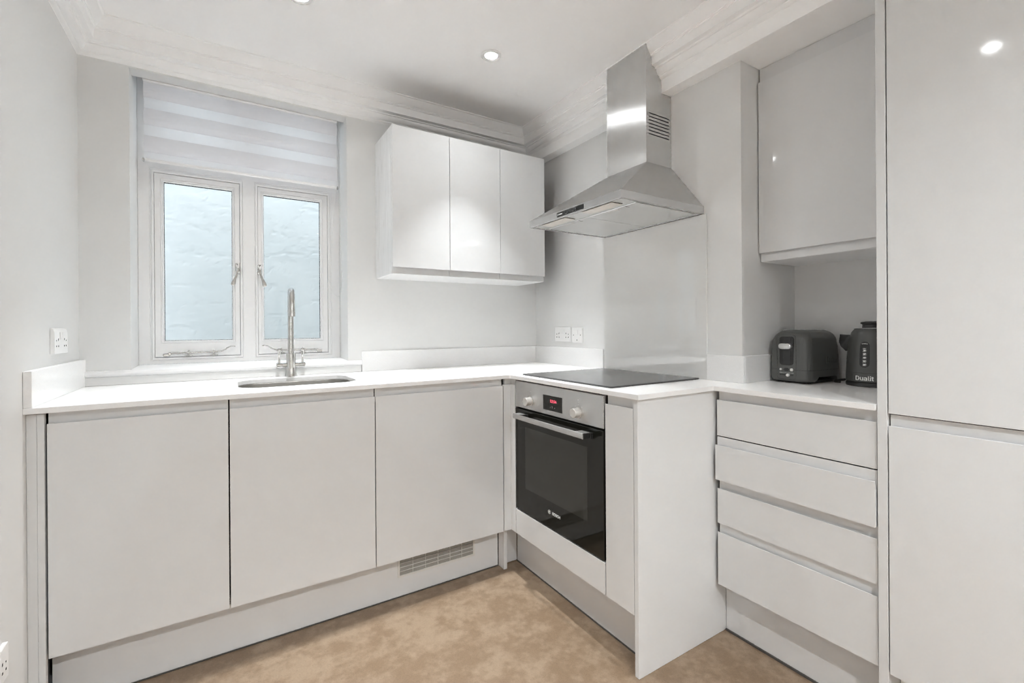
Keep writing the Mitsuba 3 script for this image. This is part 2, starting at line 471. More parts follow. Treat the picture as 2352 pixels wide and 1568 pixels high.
def fastener(cx, hand, z0):
    """Casement fastener: a back plate, a square boss and a curved handle that ends in a flat spoon."""
    y = YFR + 0.003
    h = put('handle', bx(cx - 0.0095, cx + 0.0095, y - 0.006, y + 0.0015, z0 + 0.010, z0 + 0.062, 0.002), 'm_chrome', W, label='chrome casement handle')
    put('boss', cat(bx(cx - 0.0075, cx + 0.0075, y - 0.024, y - 0.005, z0 + 0.018, z0 + 0.044, 0.003), bx(cx + 0.006 * hand - 0.005, cx + 0.006 * hand + 0.005, y - 0.02, y - 0.005, z0 + 0.010, z0 + 0.030, 0.002)), 'm_chrome', h)
    put('screw', lathe([(0, 0), (0.0032, 0), (0.0032, 0.001), (0, 0.001)], 12, (cx, y - 0.0072, z0 + 0.055), 'y'), 'm_hole', h)
    c = curve([(cx, y - 0.023, z0 + 0.034), (cx - 0.001 * hand, y - 0.026, z0 + 0.018), (cx - 0.006 * hand, y - 0.029, z0 - 0.002), (cx - 0.013 * hand, y - 0.034, z0 - 0.022), (cx - 0.019 * hand, y - 0.037, z0 - 0.042), (cx - 0.022 * hand, y - 0.037, z0 - 0.053)], 30)
    r = np.interp(np.linspace(0, 1, 30), [0, 0.25, 0.55, 0.8, 0.93, 1.0], [0.0065, 0.0052, 0.0055, 0.0095, 0.0100, 0.0045])
    m = tube(c, r, 18)
    idx = np.repeat(np.arange(30), 18)
    cc = np.vstack([c[idx], c[:1], c[-1:]])
    sq = np.r_[np.repeat(np.interp(np.linspace(0, 1, 30), [0, 0.4, 0.8, 1], [0.9, 0.8, 0.45, 0.5]), 18), 1, 1]
    v = np.array(m.vertices)
    v[:, 1] = cc[:, 1] + (v[:, 1] - cc[:, 1]) * sq
    put('grip', trimesh.Trimesh(v, m.faces, process=False), 'm_chrome', h, smooth=50)


fastener(0.5475, 1, 1.445)
fastener(0.6445, -1, 1.445)

# ------------------------------------------------------------------ blind
bl = thing('roller_blind', 'white day and night blind with soft horizontal bands, half lowered over the window', 'blind')
BX0, BX1, BY = 0.197, 1.001, 0.092
put('head_rail', cat(bx(BX0 - 0.002, BX1 + 0.002, 0.0725, BY + 0.055, 2.2665, 2.335, 0.004)), 'm_trim', bl)


def band(zt, zb, bulge, sag):
    """A strip of fabric; it bellies out towards the room near its lower edge."""
    n, k = 30, 40
    s = np.linspace(0, 1, n)
    prof_y = BY - bulge * np.sin(np.pi * s ** 1.35) ** 0.8 - sag
    prof_z = zt + (zb - zt) * s
    xs = np.linspace(BX0, BX1, k)
    V = np.array([[(x, y + 0.0006 * math.sin(x * 9 + z * 30), z) for x in xs] for y, z in zip(prof_y, prof_z)]).reshape(-1, 3)
    i = np.arange(n * k).reshape(n, k)
    F = np.vstack([np.stack([i[:-1, :-1], i[1:, :-1], i[1:, 1:]], -1).reshape(-1, 3), np.stack([i[:-1, :-1], i[1:, 1:], i[:-1, 1:]], -1).reshape(-1, 3)])
    return trimesh.Trimesh(V, F, process=False)


for zt, zb in ((2.274, 2.199), (2.154, 2.080), (2.034, 1.960)):
    put('fabric_band', band(zt, zb, 0.013, 0.0015), 'm_blind', bl, smooth=True, label='opaque fabric band')
for zt, zb in ((2.203, 2.150), (2.084, 2.030), (1.964, 1.932)):
    put('sheer_band', band(zt, zb, 0.001, 0.0), 'm_blind_sheer', bl, smooth=True, label='sheer fabric band')
put('bottom_bar', bx(BX0, BX1, BY - 0.006, BY + 0.006, 1.920, 1.934, 0.004), 'm_trim', bl, smooth=40)
for x in (BX0 - 0.003, BX1 + 0.003):
    put('end_cap', lathe([(0, -0.003), (0.007, -0.003), (0.009, -0.001), (0.009, 0.001), (0.007, 0.003), (0, 0.003)], 20, (x, BY, 1.926), 'x'), 'm_chrome', bl, smooth=40)
chain = curve([(1.018, 0.098, 2.30), (1.018, 0.095, 2.0), (1.016, 0.085, 1.70), (1.020, 0.070, 1.47), (1.012, 0.060, 1.375), (0.995, 0.055, 1.345), (0.975, 0.060, 1.365), (0.962, 0.070, 1.45), (0.972, 0.08, 1.62), (0.992, 0.09, 1.86), (1.010, 0.098, 2.30)], 360)
ball = trimesh.creation.icosphere(subdivisions=0, radius=0.0021)
put('chain', cat(tube(chain, 0.0007, 5), [trimesh.Trimesh(ball.vertices + p, ball.faces, process=False) for p in chain]), 'm_plastic', bl, label='white beaded pull chain', kind='stuff')

# ------------------------------------------------------------------ worktop, upstands
CUT = rrect(0.537, 0.985, -0.452, -0.110, 0.085, 10)
plan = Polygon([(0.0006, -0.0006), (XR - 0.0006, -0.0006), (XR - 0.0006, YA - 0.0006), (XA - 0.0006, YA - 0.0006), (XA - 0.0006, -1.9065), (XD - 0.020, -1.9065), (XD - 0.020, -1.404), (XO - 0.013, -1.404), (XO - 0.013, -0.607), (XO - 0.018, -0.602), (0.0006, -0.602)])
put('worktop', solid(plan.difference(CUT), ZTb, ZT, 'z', 0.0012, 0.0012), 'm_quartz', label='glossy white L-shaped stone worktop carrying the sink and the hob', category='worktop')
ZU = 1.060
put('upstand', bx(0.0006, 0.0195, -0.602, -0.0006, ZT + 0.0003, ZU, 0.0012), 'm_quartz', label='white upstand along the left wall, below the single-side socket', category='upstand')
put('upstand', bx(1.1005, XR - 0.0125, -0.0125, -0.0006, ZT + 0.0003, ZU, 0.0012), 'm_quartz', label='long white upstand between the window sill and the corner, under the three-door wall cabinet', category='upstand')
put('upstand', bx(XR - 0.0125, XR - 0.0006, -0.640, -0.0006, ZT + 0.0003, ZU, 0.0012), 'm_quartz', label='white upstand under the pair of sockets, left of the glossy splashback', category='upstand')
put('upstand', bx(XR - 0.0125, XR - 0.0006, YA - 0.0122, -1.2635, ZT + 0.0003, ZU, 0.0012), 'm_quartz', label='short white upstand right of the splashback, at the alcove corner', category='upstand')
put('upstand', bx(XR + 0.0003, XA - 0.0006, YA - 0.0122, YA - 0.0006, ZT + 0.0003, ZU, 0.0012), 'm_quartz', label='white upstand on the alcove side wall, behind the toaster', category='upstand')
put('splashback', bx(XR - 0.008, XR - 0.0006, -1.262, -0.6412, ZT + 0.0004, 1.6525, 0.001), 'm_splash', label='glossy pale grey splashback panel between the hob and the cooker hood', category='splashback')

# ------------------------------------------------------------------ base units


def jdoor(h, groove='top', lip=0.030, t=0.020):
    """Profile (depth from the front face, height) of a handleless door: a scooped grip along one edge."""
    if groove == 'none':
        return [(0, 0), (t, 0), (t, h), (0, h)]
    p = [(0.0, 0.0), (t, 0.0), (t, h + lip), (0.0135, h + lip), (0.0135, h - 0.020), (0.0115, h - 0.0245), (0.0075, h - 0.0245), (0.0052, h - 0.020), (0.0012, h), (0.0, h - 0.0012)]
    if groove == 'bottom':
        p = [(d, -z) for d, z in p]
    return p


def front_y(x0, x1, z0, h, yf, groove='top', lip=0.030):
    """A front facing -y."""
    pr = [(yf + d, (z0 + z) if groove != 'bottom' else (z0 + h + z)) for d, z in jdoor(h, groove, lip)]
    return solid(Polygon(pr), x0, x1, 'x', 0.0008, 0.0008)


def front_x(y0, y1, z0, h, xf, groove='top', lip=0.030):
    """A front facing -x."""
    pr = [(xf + d, (z0 + z) if groove != 'bottom' else (z0 + h + z)) for d, z in jdoor(h, groove, lip)]
    return solid(Polygon(pr), min(y0, y1), max(y0, y1), 'y', 0.0008, 0.0008)


def ring_y(x0, x1, z0, z1, y0, y1, t=0.016):
    return solid(sbox(x0, z0, x1, z1).difference(sbox(x0 + t, z0 + t, x1 - t, z1 - t)), y0, y1, 'y')


def ring_x(y0, y1, z0, z1, x0, x1, t=0.016):
    y0, y1 = min(y0, y1), max(y0, y1)
    return solid(sbox(y0, z0, y1, z1).difference(sbox(y0 + t, z0 + t, y1 - t, z1 - t)), x0, x1, 'x')


def back_y(x0, x1, z0, z1, y):
    return bx(x0, x1, y, y + 0.006, z0, z1, 0)


for x0, x1, lab in ((0.0455, 0.5025, 'gloss pale grey base cabinet at the left end, beside the left wall'),
                    (0.5065, 1.0105, 'gloss pale grey base cabinet in the middle of the back run, under the sink'),
                    (1.0140, 1.6185, 'gloss pale grey base cabinet above the plinth vent, right of the sink cabinet')):
    c = thing('base_cabinet', lab, 'cabinet')
    mid_ = x0 < 0.6 and x1 > 0.9   # the sink hangs in this one: it has no top
    hole = sbox(x0 + 0.0145, Z0 + 0.018, x1 - 0.0145, ZTb if mid_ else ZTb - 0.017)
    put('carcass', solid(sbox(x0 - 0.0015, Z0 + 0.002, x1 + 0.0015, ZTb - 0.001).difference(hole), YD + 0.0225, -0.04, 'y'), 'm_carcass_dark', c)
    d = put('door', front_y(x0, x1, Z0, Z1 - Z0, YD), 'm_gloss', c)
put('filler_strip', cat(bx(0.0006, 0.0235, -0.578, -0.566, 0.0006, 0.931, 0.001), bx(0.0240, 0.0400, -0.581, -0.563, 0.0006, 0.931, 0.001)), 'm_satin',
    label='narrow pale grey upright filler strip between the left wall and the first base cabinet', category='filler strip')
# inside corner post
cp = [(1.6225, YD), (XO, YD), (XO, -0.6245), (XO + 0.016, -0.6245), (XO + 0.016, YD + 0.016), (1.6225, YD + 0.016)]
k = thing('corner_post', 'pale grey L-shaped corner post between the back run and the oven', 'corner post')
put('post', solid(Polygon(cp), Z0, Z1 + 0.004, 'z', 0.001, 0.001), 'm_satin', k)
cq = [(a + (0.012 if a > 1.65 or True else 0), b + 0.012) for a, b in cp]
put('recess_strip', solid(Polygon(cq), Z1 + 0.0045, ZTb - 0.0005, 'z'), 'm_satin', k)

# plinths
ZP = Z0 - 0.003
put('plinth', bx(0.033, 1.634, -0.497, -0.481, 0.004, ZP, 0.001), 'm_gloss', label='pale grey plinth under the back run of base cabinets', category='plinth')
put('plinth', bx(1.658, 1.741, -0.505, -0.490, 0.004, ZP, 0.001), 'm_gloss', label='short piece of pale grey plinth in the inside corner', category='plinth')
put('plinth', bx(1.742, 1.758, -1.3705, -0.5065, 0.004, ZP, 0.001), 'm_gloss', label='pale grey plinth below the oven', category='plinth')
put('plinth', bx(2.141, 2.157, -1.905, -1.391, 0.004, ZP, 0.001), 'm_gloss', label='pale grey plinth below the drawer unit', category='plinth')
put('plinth', bx(2.141, 2.157, -2.53, -1.933, 0.004, ZP, 0.001), 'm_gloss', label='pale grey plinth below the tall cabinet', category='plinth')
put('plinth_seal', bx(0.033, 1.634, -0.4995, -0.4975, 0.0003, 0.0042, 0), 'm_seal', label='thin dark seal strip at the foot of the back plinth', category='seal strip')
put('plinth_seal', bx(1.7385, 1.7415, -1.3705, -0.5065, 0.0003, 0.0042, 0), 'm_seal', label='thin dark seal strip at the foot of the plinth below the oven', category='seal strip')
put('plinth_seal', bx(2.134, 2.1405, -1.905, -1.391, 0.0003, 0.0062, 0), 'm_seal', label='thin dark seal strip at the foot of the plinth below the drawers', category='seal strip')
put('support_panel', bx(1.6375, 1.6565, -0.549, -0.4895, 0.0006, ZP, 0.001), 'm_satin', label='short upright pale grey panel end between the two plinths in the corner', category='panel')
put('corner_seal', bx(1.6343, 1.6372, -0.4975, -0.490, 0.0005, ZP, 0), 'm_carcass_dark', label='thin dark joint beside the short upright panel end', category='joint')

# plinth vent
vt = thing('plinth_vent', 'off-white slotted ventilation grille in the plinth', 'vent grille')
VX0, VX1, VZ0, VZ1 = 1.128, 1.503, 0.088, 0.190
put('frame', solid(sbox(VX0, VZ0, VX1, VZ1).difference(sbox(VX0 + 0.008, VZ0 + 0.008, VX1 - 0.008, VZ1 - 0.008)), -0.503, -0.4975, 'y', 0.001, 0), 'm_vent', vt)
put('backing', bx(VX0 + 0.007, VX1 - 0.007, -0.4985, -0.4975, VZ0 + 0.007, VZ1 - 0.007, 0), 'm_vent_back', vt)
for i in range(4):
    z = VZ0 + 0.008 + (i + 1) * 0.0172
    put('slat', bx(VX0 + 0.008, VX1 - 0.008, -0.5022, -0.4987, z - 0.0011, z + 0.0011, 0.0004), 'm_vent', vt)
for i in range(5):
    x = VX0 + 0.008 + (i + 1) * (VX1 - VX0 - 0.016) / 6
    put('divider', bx(x - 0.0008, x + 0.0008, -0.5008, -0.4987, VZ0 + 0.008, VZ1 - 0.008, 0), 'm_vent', vt)

# narrow cabinet right of the oven and the end panel
c = thing('base_cabinet', 'narrow pale grey base cabinet right of the oven, at the end of the worktop', 'cabinet')
put('carcass', ring_x(-1.3695, -1.2335, Z0 + 0.002, ZTb - 0.001, XO + 0.0225, 2.18), 'm_carcass_dark', c)
put('door', front_x(-1.3690, -1.2345, Z0, Z1 - Z0, XO), 'm_satin', c)
put('end_panel', bx(XO - 0.0005, XR - 0.001, -1.3893, -1.3712, 0.0006, ZTb - 0.0006, 0.001), 'm_satin', label='pale grey full-height end panel closing the worktop return beside the oven', category='panel')

# drawers
dr_ = thing('drawer_unit', 'pale grey four-drawer base unit between the end panel and the tall cabinet', 'drawer unit')
put('carcass', ring_x(-1.9065, -1.4145, Z0 + 0.002, ZTb - 0.001, XD + 0.0225, 2.60), 'm_carcass_dark', dr_)
for z0, z1, lip, out in ((0.766, 0.901, 0.031, 0.0), (0.602, 0.733, 0.029, 0.013), (0.436, 0.567, 0.031, 0.0), (Z0, 0.402, 0.031, 0.0)):
    put('drawer_front', front_x(-1.9045, -1.4025, z0, z1 - z0, XD - out, 'top', lip), 'm_satin', dr_)
put('drawer_runner', bx(XD + 0.008, XD + 0.02, -1.9075, -1.9050, 0.690, 0.722, 0.001), 'm_hole', dr_)

# tall cabinet
XT = 2.064
tc = thing('tall_cabinet', 'tall pale grey two-door cabinet at the right edge, reaching the ceiling', 'cabinet')
put('side_panel', bx(XT - 0.0005, XA - 0.001, -1.9315, -1.9085, 0.0006, ZC - 0.0006, 0.001), 'm_satin', tc)
put('carcass', ring_x(-2.53, -1.933, Z0 + 0.002, ZC - 0.001, XT + 0.0225, XA - 0.005), 'm_carcass_dark', tc)
put('door', front_x(-2.529, -1.9345, 0.931, ZC - 0.004 - 0.931, XT, 'none'), 'm_gloss', tc)
put('door', front_x(-2.529, -1.9345, Z0, 0.897 - Z0, XT, 'top', 0.030), 'm_gloss', tc)

# ------------------------------------------------------------------ wall cabinets
YW, WZ0, WZ1 = -0.296, 1.475, 2.161
wc = thing('wall_cabinet', 'gloss pale grey wall cabinet with three doors, right of the window', 'cabinet')
put('side_panel', bx(1.1785, 1.1945, YW + 0.0215, -0.0006, 1.4445, WZ1, 0.001), 'm_side_panel', wc, label='pale grey side panel with a faint grain')
put('bottom_panel', bx(1.1948, 2.079, YW + 0.0215, -0.0006, 1.4445, 1.4620, 0.0008), 'm_satin', wc)
put('carcass', cat(ring_y(1.1950, 2.079, 1.4622, WZ1, YW + 0.0235, -0.002), back_y(1.20, 2.07, 1.47, 2.15, -0.008)), 'm_carcass_dark', wc)
for x0, x1 in ((1.1785, 1.4775), (1.4800, 1.7795), (1.7820, 2.0800)):
    put('door', front_y(x0, x1, WZ0, WZ1 - WZ0, YW, 'bottom', 0.029), 'm_gloss', wc)

ac = thing('wall_cabinet', 'pale grey single-door wall cabinet in the alcove above the toaster', 'cabinet')
XC = 2.336
put('door', front_x(-1.9065, YA - 0.004, 1.471, 2.162 - 1.471, XC, 'bottom', 0.032), 'm_gloss', ac)
put('bottom_panel', bx(XC + 0.0205, XA - 0.0006, -1.9065, YA - 0.0045, 1.4375, 1.4550, 0.001), 'm_satin', ac)
put('carcass', ring_x(-1.9065, YA - 0.005, 1.4555, 2.1630, XC + 0.0225, XA - 0.001), 'm_carcass_dark', ac)
put('top_filler', bx(XC + 0.012, XC + 0.030, -1.9065, YA - 0.0045, 2.1638, ZB - 0.0012, 0.0006), 'm_satin', ac)

# ------------------------------------------------------------------ sink and tap
sk = thing('sink', 'undermounted stainless steel sink in the white worktop below the window', 'sink')


def ring3(off, z):
    p = rrect(0.537 + off, 0.985 - off, -0.452 + off, -0.110 - off, max(0.085 - off, 0.03), 10)
    return np.column_stack([np.array(p.exterior.coords)[:-1], np.full(len(p.exterior.coords) - 1, z)])


rings = [ring3(-0.015, ZTb - 0.0006), ring3(-0.001, ZTb - 0.0006), ring3(0.0, 0.931), ring3(0.004, 0.80), ring3(0.012, 0.784), ring3(0.030, 0.776), ring3(0.055, 0.775)]
n = len(rings[0])
assert all(len(r) == n for r in rings)
F = []
for l in range(len(rings) - 1):
    a, a2 = l * n + np.arange(n), l * n + (np.arange(n) + 1) % n
    F += [np.column_stack([a, a2 + n, a2]), np.column_stack([a, a + n, a2 + n])]
cc = len(rings) * n
F.append(np.column_stack([(len(rings) - 1) * n + np.arange(n), np.full(n, cc), (len(rings) - 1) * n + (np.arange(n) + 1) % n]))
put('bowl', trimesh.Trimesh(np.vstack(rings + [[[0.761, -0.281, 0.773]]]), np.vstack(F), process=False), 'm_sink', sk, smooth=40)
put('drain', lathe([(0, 0.001), (0.020, 0.001), (0.024, 0.004), (0.040, 0.004), (0.043, 0.001), (0.043, -0.002), (0, -0.002)], 32, (0.761, -0.281, 0.7755)), 'm_chrome', sk, smooth=35)
put('overflow', lathe([(0, 0.0), (0.011, 0.0), (0.013, 0.002), (0.013, 0.004), (0, 0.004)], 24, (0.753, -0.1165, 0.902), 'y'), 'm_chrome', sk)

tp = thing('mixer_tap', 'chrome swan-neck mixer tap with two levers behind the sink', 'tap')
TX, TY = 0.7585, -0.058
put('body', lathe([(0, 0), (0.0262, 0), (0.0265, 0.003), (0.0250, 0.0055), (0.0228, 0.016), (0.0210, 0.032), (0.0203, 0.045), (0.0203, 0.1085), (0.0185, 0.1105), (0, 0.1105)], 40, (TX, TY, ZT + 0.0004)), 'm_chrome', tp, smooth=35)
reach, rad_ = 0.150, 0.075
sw = []
for z in np.linspace(ZT + 0.109, 1.2855, 8):
    sw.append((TX, TY, z))
for a in np.linspace(0, math.pi, 26)[1:]:
    q = rad_ * (1 - math.cos(a))
    sw.append((TX - 0.075 * q, TY - q, 1.2855 + rad_ * 0.93 * math.sin(a)))
end = sw[-1]
for z in np.linspace(end[2], 1.247, 4)[1:]:
    sw.append((end[0], end[1], z))
sp = put('spout', tube(sw, 0.0128, 24), 'm_chrome', tp, smooth=40)
put('nozzle', lathe([(0, 0), (0.0105, 0), (0.0138, 0.001), (0.0138, 0.020), (0.0128, 0.022), (0, 0.022)], 24, (end[0], end[1], 1.234)), 'm_chrome', sp, smooth=35)
for s in (-1, 1):
    lv = put('valve', lathe([(0, 0), (0.0118, 0), (0.0118, 0.020), (0.0108, 0.0205), (0.0108, 0.0215), (0.0122, 0.022), (0.0122, 0.0435), (0.0105, 0.0455), (0, 0.0455)], 28, (0, 0, 0), 'x'), 'm_chrome', tp, smooth=35)
    d = scene[lv]
    d['to_world'] = T().translate([TX + s * 0.0165, TY, ZT + 0.0545]).rotate([0, 0, 1], 0 if s > 0 else 180)
    put('lever', lathe([(0, 0), (0.0050, 0), (0.0046, 0.010), (0.0040, 0.026), (0.0056, 0.042), (0.0078, 0.056), (0.0088, 0.0635), (0.0082, 0.0675), (0.0060, 0.070), (0, 0.0705)], 24, (TX + s * 0.0505, TY, ZT + 0.064)), 'm_chrome', lv, smooth=45)

# ------------------------------------------------------------------ hob
hb = thing('glass_hob', 'flat black glass hob set on the worktop below the cooker hood', 'hob')
put('glass', solid(rrect(1.690, 2.203, -1.2340, -0.6440, 0.006, 4), ZT + 0.0006, ZT + 0.0062, 'z', 0.0, 0.0012), 'm_hob', hb)

# ------------------------------------------------------------------ oven
ov = thing('oven', 'built-in single oven with steel control panel and black glass door', 'oven')
OY0, OY1 = -0.6275, -1.2275
put('chassis', bx(XO + 0.0235, 2.15, OY1 + 0.004, OY0 - 0.004, 0.3225, ZTb - 0.004, 0), 'm_black', ov)
pn = put_brushed('control_panel', bx(XO - 0.001, XO + 0.0225, OY1 + 0.0005, OY0 - 0.0005, 0.8065, 0.9275, 0.0012), 'm_brushed_h', ov, label='brushed steel control panel')
put('display', bx(XO - 0.0018, XO - 0.0008, -0.9855, -0.8545, 0.826, 0.889, 0.0003), 'm_black_gloss', pn)


def face_x(m, x, y, z):
    """Lettering in the xy plane to a wall face that looks towards -x: reads along -y, up z."""
    v = m.vertices
    return trimesh.Trimesh(np.column_stack([x - v[:, 2], y - v[:, 0], z + v[:, 1]]), m.faces, process=False)


tm = meshkit.text_mesh('12:14', 0.0115, 0.0006)
scene['m_red'] = {'type': 'diffuse', 'reflectance': rgb(0.5, 0.02, 0.04)}
put('clock_digits', face_x(tm, XO - 0.0019, -0.9045, 0.8615), 'm_red', pn, label='red clock digits', emitter={'type': 'area', 'radiance': rgb(1.6, 0.10, 0.16)})
put('touch_marks', cat([bx(XO - 0.0022, XO - 0.0018, y - 0.0012, y + 0.0012, 0.838, 0.838 + h, 0) for y, h in ((-0.905, 0.003), (-0.920, 0.009), (-0.937, 0.004))]), 'm_grey_print', pn)
for y in (-0.757, -1.0885):
    kn = put('knob', lathe([(0, 0.0), (0.0205, 0.0), (0.0213, 0.001), (0.0213, 0.003), (0.0190, 0.0032), (0.0185, 0.029), (0.0172, 0.0305), (0.0160, 0.0300), (0.0, 0.0298)], 40, (0, 0, 0), 'x'), 'm_knob', ov, smooth=35)
    scene[kn]['to_world'] = T().translate([XO - 0.0012, y, 0.846]).rotate([0, 0, 1], 180)
    for a in (40, 0, -40, 95, -95):
        r = 0.030
        t = math.radians(a)
        m = bx(XO - 0.0014, XO - 0.0009, y - r * math.sin(t) - 0.0012, y - r * math.sin(t) + 0.0012, 0.846 + r * math.cos(t) - 0.0012, 0.846 + r * math.cos(t) + 0.0012, 0)
        put('dial_mark', m, 'm_grey_print', pn)
put('dial_symbol', face_x(solid(Point(0, 0).buffer(0.0048).difference(Point(0, 0).buffer(0.0039)), 0, 0.0005), XO - 0.0009, -0.757, 0.887), 'm_grey_print', pn)
sym = unary_union([sbox(-0.004, -0.006, 0.004, 0.006).difference(sbox(-0.0033, -0.0053, 0.0033, 0.0053)), sbox(-0.0005, -0.004, 0.0005, 0.004)])
put('dial_symbol', cat([face_x(solid(g, 0, 0.0005), XO - 0.0009, -1.0885, 0.891) for g in getattr(sym, 'geoms', [sym])]), 'm_grey_print', pn)
od = put('door', bx(XO - 0.0005, XO + 0.0225, OY1 + 0.0025, OY0 - 0.0025, 0.3265, 0.7985, 0.0015), 'm_black_gloss', ov, label='black glass door')
put('window', bx(XO - 0.0010, XO - 0.0006, -1.137, -0.711, 0.440, 0.722, 0), 'm_oven_window', od)
lg = [face_x(meshkit.text_mesh('BOSCH', 0.0115, 0.0005, bold=True), XO - 0.0008, -0.9135, 0.3880)]
ringm = solid(Point(0, 0).buffer(0.0085).difference(Point(0, 0).buffer(0.0073)), 0, 0.0005)
arm = unary_union([sbox(-0.0042, -0.005, -0.0030, 0.005), sbox(0.0030, -0.005, 0.0042, 0.005), sbox(-0.0030, -0.0007, 0.0030, 0.0007)])
lg += [face_x(ringm, XO - 0.0008, -0.893, 0.3940), face_x(solid(arm, 0, 0.0005), XO - 0.0008, -0.893, 0.3940)]
put('lettering', cat(lg), 'm_white_print', od, label='white maker lettering and round emblem')
hd = put_brushed('handle', solid(Polygon([(1.6105, 0.7640), (1.6085, 0.7665), (1.6080, 0.7750), (1.6085, 0.7835), (1.6105, 0.7860), (1.6135, 0.7860), (1.6135, 0.7640)]), -1.1685, -0.6860, 'y', 0.0008, 0.0008), 'm_brushed_h', od, label='brushed steel bar handle')
for a, b in ((-0.7340, -0.6865), (-1.1680, -1.1205)):
    put('handle_post', bx(1.6140, XO - 0.0155, a, b, 0.7645, 0.7838, 0.0010), 'm_black', od)
    put('handle_cap', bx(1.6140, XO - 0.0160, a + 0.0008, b - 0.0008, 0.7841, 0.7858, 0.0005), 'm_silver', od)
    put('handle_foot', bx(XO - 0.0150, XO - 0.0007, a - 0.004, b + 0.004, 0.7610, 0.7830, 0.001), 'm_black', od)
put('lower_panel', bx(XO, XO + 0.018, OY1 - 0.001, OY0 + 0.001, Z0, 0.3205, 0.001), 'm_satin', ov, label='pale grey filler panel below the oven door')

# ------------------------------------------------------------------ cooker hood
hood = thing('cooker_hood', 'stainless steel chimney cooker hood above the hob', 'cooker hood')
HX, HZ, HR, HT = 1.736, 1.654, 1.686, 1.897
HY0, HY1, CX, CY0, CY1 = -0.646, -1.246, 2.058, -0.840, -1.081
xw = XR - 0.001
pv = [(HX, HY0, HR), (HX, HY1, HR), (xw, HY1, HR), (xw, HY0, HR), (CX, CY0, HT), (CX, CY1, HT), (xw, CY1, HT), (xw, CY0, HT)]
canopy = trimesh.convex.convex_hull(np.array(pv))
put_brushed('canopy', canopy, 'm_brushed', hood, label='sloping pyramid canopy')
rim = sbox(HX, HY1, xw, HY0).difference(sbox(HX + 0.010, HY1 + 0.010, xw - 0.010, HY0 - 0.010))
put_brushed('rim', solid(rim, HZ, HR - 0.0002, 'z', 0.0012, 0), 'm_brushed', hood)
under = put('underside', bx(HX + 0.0102, xw - 0.0102, HY1 + 0.0102, HY0 - 0.0102, HZ + 0.004, HZ + 0.020, 0), 'm_silver', hood)
FX0, FX1 = 1.835, 2.190
mid = (HY0 + HY1) / 2
for a, b in ((HY1 + 0.022, mid - 0.0016), (mid + 0.0016, HY0 - 0.022)):
    fl = put('grease_filter', bx(FX0, FX1, a, b, HZ + 0.0005, HZ + 0.0038, 0.001), 'm_silver', hood)
    m_ = (a + b) / 2
    put('latch', bx(FX0 + 0.010, FX0 + 0.024, m_ - 0.030, m_ + 0.030, HZ - 0.0010, HZ + 0.0004, 0.0005), 'm_knob', fl)
    put('latch_slot', bx(FX0 + 0.004, FX0 + 0.028, a + 0.058, a + 0.061, HZ + 0.0000, HZ + 0.0004, 0), 'm_hole', fl)
for a, b in ((HY0 - 0.070, HY0 - 0.245), (HY1 + 0.070, HY1 + 0.245)):
    put('light_cover', bx(1.757, 1.812, min(a, b), max(a, b), HZ + 0.0002, HZ + 0.0038, 0.0012), 'm_lens', hood)
    put('light_joint', cat(bx(1.754, 1.7565, min(a, b), max(a, b), HZ + 0.003, HZ + 0.0039, 0), bx(1.757, 1.812, min(a, b) - 0.0025, min(a, b), HZ + 0.003, HZ + 0.0039, 0)), 'm_hole', hood)

# chimney: cut round bulkhead and cornice; front and side sheets, near side with slots
cutp = [(CX, HT + 0.0004), (xw, HT + 0.0004), (xw, ZB - 0.0012), (XB - 0.0012, ZB - 0.0012)]
for o, z in reversed(PROF[2:]):
    if XB - o > CX + 0.0012:
        cutp.append((XB - o - 0.0008, z - 0.0004))
cutp += [(CX + 0.001, 2.416), (CX, 2.416)]
side = Polygon(cutp).buffer(0)
ch = put_brushed('chimney', bx(CX, CX + 0.0012, CY1, CY0, HT + 0.0004, 2.4185, 0), 'm_brushed', hood, label='tall square chimney cover')
slots = []
for i in range(7):
    z = 2.0225 + i * 0.0152
    slots.append(sbox(2.074, z, 2.207, z + 0.0042))
near = side.intersection(sbox(CX + 0.0013, 0, 3, 3)).difference(unary_union(slots))
put_brushed('side_sheet', solid(near, CY1, CY1 + 0.0012, 'y'), 'm_brushed', ch)
put_brushed('side_sheet', solid(side.intersection(sbox(CX + 0.0013, 0, 3, 3)), CY0 - 0.0012, CY0, 'y'), 'm_brushed', ch)
put('duct', bx(CX + 0.02, XR - 0.004, CY1 + 0.012, CY0 - 0.012, HT + 0.002, 2.20, 0), 'm_hole', ch)
put('screw', lathe([(0, 0), (0.0035, 0), (0.003, 0.0015), (0, 0.002)], 14, (2.2125, CY1 - 0.0018, 2.112), 'y'), 'm_chrome', ch)
ctl = put('control_strip', bx(HX - 0.0012, HX - 0.0001, -1.0375, -0.8605, 1.6605, 1.6800, 0.0004), 'm_black_gloss', hood, label='black control strip')
put('lettering', cat([face_x(meshkit.text_mesh('BOSCH', 0.0050, 0.0004, bold=True), HX - 0.0013, -0.8750, 1.6675),
                      face_x(solid(Point(0, 0).buffer(0.0036).difference(Point(0, 0).buffer(0.0027)), 0, 0.0004), HX - 0.0013, -0.8685, 1.6700)]), 'm_white_print', ctl)
for i in range(4):
    y = -0.915 - i * 0.0200
    put('button', solid(rrect(y - 0.0085, y + 0.0085, 1.6635, 1.6770, 0.004), HX - 0.0026, HX - 0.0012, 'x', 0.0006, 0), 'm_charcoal_dark', ctl)
for y, z in ((-0.9250, 1.6650), (-0.9445, 1.6745), (-0.9660, 1.6660), (-0.9865, 1.6735), (-0.9880, 1.6660)):
    put('button_mark', bx(HX - 0.0016, HX - 0.0012, y - 0.0008, y + 0.0008, z - 0.0012, z + 0.0012, 0), 'm_white_print', ctl)

